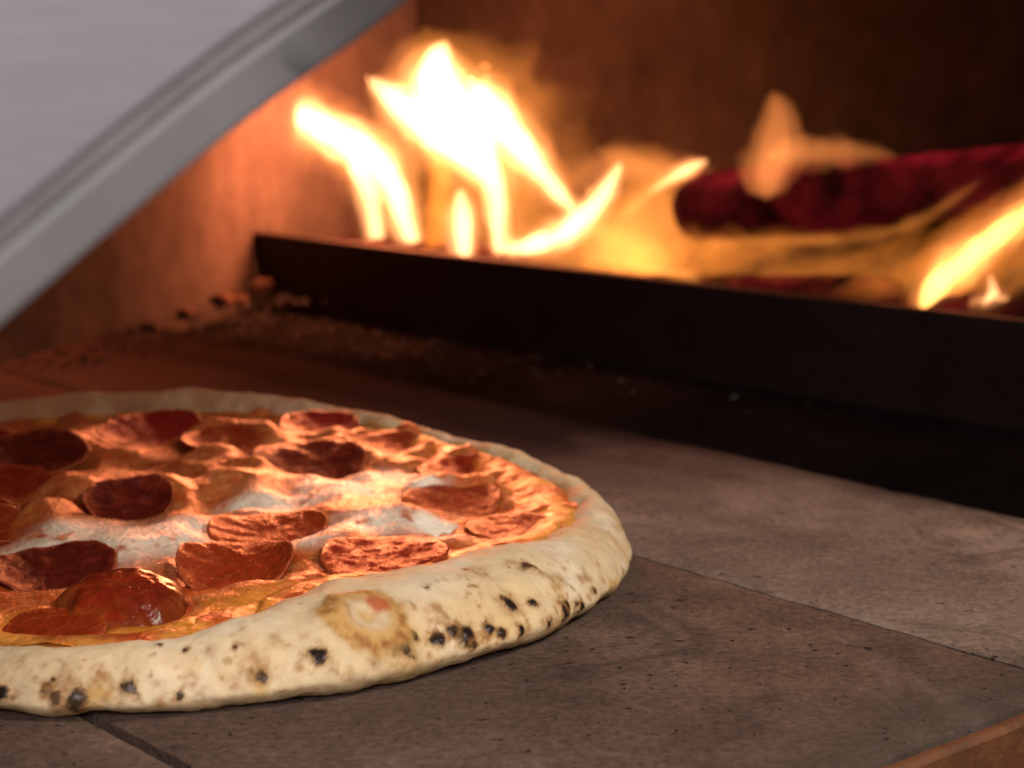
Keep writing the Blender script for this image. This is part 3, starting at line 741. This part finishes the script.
flame('white flame curling up to the left end of the guard plate', [
    ([(418, 256, 11), (404, 220, 16), (394, 185, 20), (372, 158, 25), (338, 136, 24), (290, 112, 20), (212, 80, 8)], W_, 330, dict(seed=1.)),
    ([(378, 256, 9), (374, 220, 13), (366, 185, 16), (350, 160, 10)], W_, 260, dict(seed=2.)),
    ([(420, 258, 16), (402, 205, 24), (372, 160, 30), (320, 130, 24), (262, 100, 8)], O_, 22, dict(seed=3., off=.075))], at(400, 270, fy(400)))
flame('tallest flame, white hot with a split tip, left of the logs', [
    ([(500, 262, 12), (499, 225, 14), (494, 185, 20), (472, 140, 37), (442, 100, 40), (438, 68, 30), (446, 40, 10)], W_, 330, dict(seed=4.)),
    ([(470, 165, 12), (430, 130, 24), (395, 100, 20), (368, 78, 6)], W_, 280, dict(seed=5.)),
    ([(576, 212, 8), (556, 190, 13), (528, 155, 20), (495, 115, 26), (470, 80, 14)], W_, 330, dict(seed=6.)),
    ([(432, 256, 12), (438, 215, 15), (440, 175, 14), (436, 140, 8)], Y_, 85, dict(seed=7.)),
    ([(520, 256, 40), (512, 190, 68), (470, 120, 78), (435, 62, 48), (425, 28, 16)], O_, 13, dict(seed=8., off=.08))], at(490, 275, fy(490)))
flame('short upright white flame at the foot of the tallest one', [
    ([(464, 262, 13), (463, 235, 17), (462, 210, 15), (460, 188, 6)], W_, 330, dict(seed=9., off=.06))], at(464, 275, fy(464)))
flame('white flame bent like a hook in the middle of the fire', [
    ([(500, 250, 8), (530, 246, 14), (566, 232, 17), (594, 206, 15), (612, 180, 11), (622, 160, 4)], W_, 330, dict(seed=10., off=.055)),
    ([(520, 262, 14), (590, 250, 26), (622, 205, 22), (630, 160, 8)], O_, 16, dict(seed=11., off=.06))], at(560, 280, fy(560)))
flame('broad orange flame between the hooked flame and the charred log', [
    ([(590, 285, 25), (625, 250, 45), (650, 205, 45), (640, 165, 22), (600, 150, 8)], O_, 24, dict(seed=12., off=.085)),
    ([(625, 215, 6), (655, 188, 8), (680, 172, 10), (700, 164, 7)], P_, 60, dict(seed=13., off=.08)),
    ([(650, 192, 3), (672, 178, 6), (690, 168, 8), (708, 160, 4)], W_, 290, dict(seed=13.5, off=.08)),
    ([(700, 285, 12), (660, 270, 20), (620, 245, 20), (590, 225, 8)], O_, 36, dict(seed=14.)),
    ([(560, 190, 14), (610, 165, 18), (680, 170, 14), (720, 175, 6)], P_, 24, dict(seed=15., off=.1))], at(630, 290, fy(630)))
flame('orange flame standing in front of and above the charred log', [
    ([(766, 200, 12), (768, 172, 25), (778, 142, 25), (778, 115, 17), (772, 90, 5)], P_, 42, dict(seed=16., off=.045)),
    ([(772, 155, 12), (815, 152, 17), (850, 152, 13), (900, 156, 3)], P_, 30, dict(seed=17., off=.05))], at(770, 200, fy(770)))
AM = (1.0, .27, .035)
flame('row of low amber flames licking along below the charred log', [
    ([(660, 300, 12), (690, 276, 20), (735, 255, 19), (790, 243, 13), (850, 238, 4)], AM, 17, dict(seed=18., off=.05, rough=.7)),
    ([(720, 305, 10), (765, 285, 17), (830, 270, 16), (890, 248, 12), (940, 214, 4)], AM, 15, dict(seed=18.3, off=.06, rough=.7)),
    ([(800, 310, 10), (850, 296, 15), (905, 272, 18), (955, 236, 15), (1005, 190, 5)], AM, 17, dict(seed=19., off=.05, rough=.7)),
    ([(610, 285, 12), (640, 262, 20), (690, 250, 17), (740, 246, 6)], AM, 22, dict(seed=19.4, off=.055, rough=.7)),
    ([(690, 246, 4), (760, 241, 6), (850, 238, 7), (915, 222, 7), (985, 178, 4)], (1.0, .30, .05), 34, dict(seed=20., off=.04, rough=.6)),
    ([(590, 258, 5), (640, 266, 7), (705, 284, 5)], (1.0, .36, .07), 50, dict(seed=20.7, off=.04, rough=.6)),
    ([(430, 262, 22), (540, 255, 34), (650, 240, 38), (760, 262, 30), (880, 275, 26), (1010, 262, 24), (1080, 250, 8)], O_, 5.5, dict(seed=20.9, off=.085, rough=.6)),
    ], at(800, 300, fy(800)))
flame('bright yellow flame leaning right at the right edge', [
    ([(922, 318, 14), (938, 285, 22), (965, 260, 23), (998, 234, 20), (1045, 198, 18), (1095, 150, 6)], (1.0, .48, .11), 190, dict(seed=21., off=.045)),
    ([(920, 325, 22), (950, 275, 34), (1000, 235, 32), (1060, 180, 20), (1090, 130, 8)], Y_, 22, dict(seed=22., off=.05))], at(930, 330, fy(930)))
flame('small white flame just above the plate in the right corner', [
    ([(972, 309, 9), (992, 304, 14), (1014, 303, 10)], W_, 330, dict(seed=23., off=.035)),
    ([(988, 312, 11), (993, 294, 10), (990, 274, 4)], W_, 280, dict(seed=24., off=.035)),
    ([(1010, 325, 18), (1022, 280, 24), (1040, 240, 16)], O_, 16, dict(seed=25., off=.04))], at(990, 335, fy(990)))

# ================================================================== ASH AND EMBERS
M_ASH = plain('grey ash', (.066, .060, .060), .95, 0, 90, .5, 300, .002, 0.0)
M_CHUNK = plain('baked clay crumbs', (.10, .060, .045), .95, 0, 60, .5, 200, .003, 0.0)
def rock(c, r, seed, mat, name):
    n, mth = 14, 20; V = []
    for i in range(n):
        p_ = math.pi * i / (n - 1)
        for j in range(mth):
            t = 2 * math.pi * j / mth; V.append((math.sin(p_) * math.cos(t), math.sin(p_) * math.sin(t), math.cos(p_)))
    V = np.array(V); V = V * (1 + .35 * fbm(V, .9, 3, seed))[:, None] * r * np.array([1.2, 1, .75])
    k = np.arange(n - 1); fc = np.concatenate([grid_faces(n, mth), np.stack([k * mth + mth - 1, (k + 1) * mth + mth - 1, (k + 1) * mth, k * mth], 1)])
    V = V - np.array([0, 0, V[:, 2].min()])
    o = mesh_obj(name, V, fc, mat, None); o.location = c; return o
chunks = [(262, 289, .009, 'largest clay lump against the left end of the guard plate'), (222, 303, .0085, 'clay lump second from the guard plate at the foot of the wall'),
          (240, 300, .006, 'small clay lump between the two largest at the wall foot'), (186, 315, .007, 'low clay lump at the middle of the wall foot'),
          (150, 327, .0055, 'clay lump farthest left at the wall foot')]
for k, (px, py, r, lb) in enumerate(chunks):
    g = on_level(px, py + 3); tag(rock((g[0], g[1], -.0015), r * .68, k * 2.3, M_CHUNK, 'clay_lump'), lb, 'clay lump', 'clay lumps fallen along the wall foot')
# loose ash: a mass nobody could count
V, Fc = [], []
def add_bit(p, r):
    k = len(V); a = [p + r * rng.normal(size=3) * np.array([1, 1, .5]) for _ in range(4)]
    for x in a: x[2] = max(x[2], -.0118); V.append(x)
    Fc.extend([(k, k + 1, k + 2), (k, k + 2, k + 3), (k, k + 3, k + 1), (k + 1, k + 3, k + 2)])
for _ in range(1100):
    t = rng.beta(1.0, 3.2) * .55; n_ = abs(rng.normal()) * .045
    p_ = ga + gd * (t - .06) - gn * (n_ + .004); add_bit(np.array([p_[0], p_[1], .0008 if (p_ @ N) < n3_ and (p_ @ D) > DM - .76 else -.011]), rng.uniform(.0005, .0013))
for _ in range(700):
    k = rng.uniform(0, 1); p_ = w1 * (1 - k) + w3 * k + np.array([.02, -.012]) * rng.uniform(.2, 2.4) + rng.normal(size=2) * .006
    add_bit(np.array([p_[0], p_[1], .0006]), rng.uniform(.0004, .0013))
tag(mesh_obj('ash', np.array(V), Fc, M_ASH, None, smooth=False), 'pale grey ash scattered along the foot of the guard plate', 'ash', kind='stuff')

# ================================================================== STEEL MOUTH FRAME (upper left, near the lens)
def steel_mat(name, base, rough, stain):
    m, nt, out = newmat(name)
    p = nd(nt, 'ShaderNodeBsdfPrincipled', Roughness=rough, Metallic=.35)
    p.inputs['Specular IOR Level'].default_value = .5
    co = objcoord(nt)
    mp = nd(nt, 'ShaderNodeMapping'); mp.inputs['Scale'].default_value = (1, 1, 14); nt.links.new(co, mp.inputs['Vector'])
    br = noise(nt, mp.outputs[0], 60, 5, .6)
    c = mixc(nt, 1.0, base, ramp(nt, br, [(.3, (.93,) * 3), (.7, (1.07,) * 3)]), 'MULTIPLY')
    s = ramp(nt, noise(nt, co, 16, 5, .6), [(.45, (0, 0, 0)), (.8, (1, 1, 1))])
    c = mixc(nt, math_node(nt, 'MULTIPLY', s, stain), c, (.17, .14, .15))
    nt.links.new(c, p.inputs['Base Color'])
    nt.links.new(bump(nt, br, .2, .0003), p.inputs['Normal'])
    nt.links.new(p.outputs[0], out.inputs['Surface']); return m
M_STEEL = steel_mat('brushed steel', (.205, .197, .222), .5, .55)
M_LIP = tint_material('dulled steel', .5, .5, vary=(30, .12), bumps=((60, .3, .0004),))
M_GROOVE = plain('dark seam', (.10, .09, .092), .7)
M_RIVET = plain('dark screw head', (.062, .060, .062), .8, .0)
g0m = on_level(1024, 722)[:2]; NM = np.array([.755, .656]); ND = np.array([NM[1], -NM[0]])
def on_mouth(px, py):            # (along the mouth, height) of a picture point on the plane of the oven's mouth
    r = ray(px, py); t, k = np.linalg.solve(np.array([[NM[0], -r[0]], [NM[1], -r[1]]]), -g0m)
    return np.array([t, H + k * r[2]])
def fp(tz, dep=0.0):
    p_ = g0m + NM * tz[0] + ND * dep; return (p_[0], p_[1], tz[1])
def curve(pts, arch, n=220):
    q = np.array([on_mouth(*p) for p in pts]); a = q[0]
    q = np.vstack([a + (a - q[1]) / np.linalg.norm(a - q[1]) * .10, q, arch])
    L = np.concatenate([[0], np.cumsum(np.linalg.norm(np.diff(q, axis=0), axis=1))]); k = np.linspace(0, L[-1], n)
    c = np.stack([np.interp(k, L, q[:, i]) for i in (0, 1)], 1)
    for _ in range(10): c[1:-1] = (c[:-2] + 2 * c[1:-1] + c[2:]) / 4
    return c
# the left side of the arch is in the picture; its unseen crown and right side are shaped to cut the daylight
EDGE = curve([(0, 330), (70, 270), (131, 217), (183, 176), (225, 139), (267, 105), (300, 82), (356, 46), (403, 13)],
             [(-.13, .192), (-.07, .236), (.02, .268), (.20, .270), (.33, .240), (.42, .165), (.45, .05), (.455, -.012)])
tg_ = np.gradient(EDGE, axis=0); tg_ /= np.linalg.norm(tg_, axis=1)[:, None]
un = np.stack([-tg_[:, 1], tg_[:, 0]], 1)
SEAM = EDGE + un * .0086
FAR = SEAM + un * .13
frame = tag(empty('oven_mouth_frame', fp((-.40, .0))), 'sloping brushed steel edge of the oven mouth crossing the upper left', 'oven frame')
def band(name, lo, hi, d0, d1, mat, rnd=.0012, tint=None):
    """a folded strip of sheet between two curves, its visible side at d1, its edges rolled over"""
    wd_ = np.linalg.norm(hi - lo, axis=1)[:, None]; un = (hi - lo) / wd_
    rows = [(lo, d0), (lo, d1 - rnd), (lo + un * rnd * .3, d1 - rnd * .3), (lo + un * rnd, d1)]
    rows += [(lo + (hi - lo) * k, d1) for k in (.3, .6)]
    rows += [(hi - un * rnd, d1), (hi - un * rnd * .3, d1 - rnd * .3), (hi, d1 - rnd), (hi, d0)]
    V = np.array([[fp(r[i], dd) for r, dd in rows] for i in range(len(lo))]).reshape(-1, 3)
    m = len(rows); f = np.concatenate([grid_faces(len(lo), m), np.stack([np.arange(len(lo) - 1) * m, np.arange(len(lo) - 1) * m + m - 1, np.arange(1, len(lo)) * m + m - 1, np.arange(1, len(lo)) * m], 1)])
    cl_ = None
    if tint is not None: cl_ = np.repeat(tint, m, 0)
    return mesh_obj(name, V, f, mat, frame, smooth=False, color=cl_)
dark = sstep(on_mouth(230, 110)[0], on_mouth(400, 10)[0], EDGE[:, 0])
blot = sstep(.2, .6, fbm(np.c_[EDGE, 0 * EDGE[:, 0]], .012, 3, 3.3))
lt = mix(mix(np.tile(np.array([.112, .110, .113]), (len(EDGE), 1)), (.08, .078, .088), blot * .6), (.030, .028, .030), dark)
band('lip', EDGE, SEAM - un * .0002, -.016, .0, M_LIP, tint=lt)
band('seam', SEAM, SEAM + un * .0024, -.012, -.0003, M_GROOVE, .0003)
band('panel', SEAM + un * .0026, FAR, -.010, .0006, M_STEEL)
sc_ = on_mouth(300, 52); V = []; na = 28
for (rr, dd_) in ((.0030, -.0004), (.0030, .0001), (.0028, .0002), (.0, .0002)):
    for j in range(na):
        t = 2 * math.pi * j / na; V.append(fp(sc_ + max(rr, 1e-5) * np.array([math.cos(t), math.sin(t)]), dd_))
k = np.arange(3); fc = np.concatenate([grid_faces(4, na), np.stack([k * na + na - 1, (k + 1) * na + na - 1, (k + 1) * na, k * na], 1)])
mesh_obj('screw', V, fc, M_RIVET, frame)

# ================================================================== LIGHT
def light(name, typ, loc, energy, color, aim=None, **kw):
    l = bpy.data.lights.new(name, typ); l.energy = energy; l.color = color
    for k_, v_ in kw.items(): setattr(l, k_, v_)
    o = bpy.data.objects.new(name, l); col.objects.link(o); o.location = loc
    if aim is not None: o.rotation_euler = (Vector(aim) - Vector(loc)).to_track_quat('-Z', 'Y').to_euler()
    return o
lx = D * .12 + N * .42
light('daylight', 'AREA', (lx[0], lx[1], .50), 3.4, (1.0, .90, .77), (.02, .46, .0), shape='DISK', size=.16)
light('steel_fill', 'AREA', (.05, -.35, .42), .75, (1.0, .96, .98), (-.11, .25, .16), shape='DISK', size=.25, spread=math.radians(60))  # added fill lamp, aimed at the steel mouth frame to brighten it
for px, py, e in ((360, 105, 7.0), (480, 70, 1.5), (600, 170, .2), (950, 250, .4)):
    p_ = at(px, py, fy(px, .03)); light('fire_glow', 'POINT', p_, e, (1.0, .24, .09), shadow_soft_size=.055)

wd = bpy.data.worlds.new('World'); scene.world = wd; wd.use_nodes = True
bg = wd.node_tree.nodes['Background']; bg.inputs['Color'].default_value = (1.0, .38, .22, 1); bg.inputs['Strength'].default_value = .14

# ================================================================== CAMERA
cam = bpy.data.cameras.new('Camera'); co_ = bpy.data.objects.new('Camera', cam); col.objects.link(co_)
co_.location = CAM; co_.rotation_euler = (math.pi / 2 - PITCH, 0, 0)
cam.sensor_width = 36; cam.lens = 36 * F / 1024; cam.clip_start = .01; cam.clip_end = 50
cam.dof.use_dof = True; cam.dof.focus_distance = .475; cam.dof.aperture_fstop = cam.lens / 1000 / .0043
scene.camera = co_
scene.render.engine = 'CYCLES'
scene.cycles.use_denoising = True
scene.cycles.max_bounces = 6; scene.cycles.volume_bounces = 0; scene.cycles.transparent_max_bounces = 32
scene.cycles.sample_clamp_indirect = 6
scene.view_settings.view_transform = 'Standard'; scene.view_settings.look = 'None'; scene.view_settings.exposure = 0
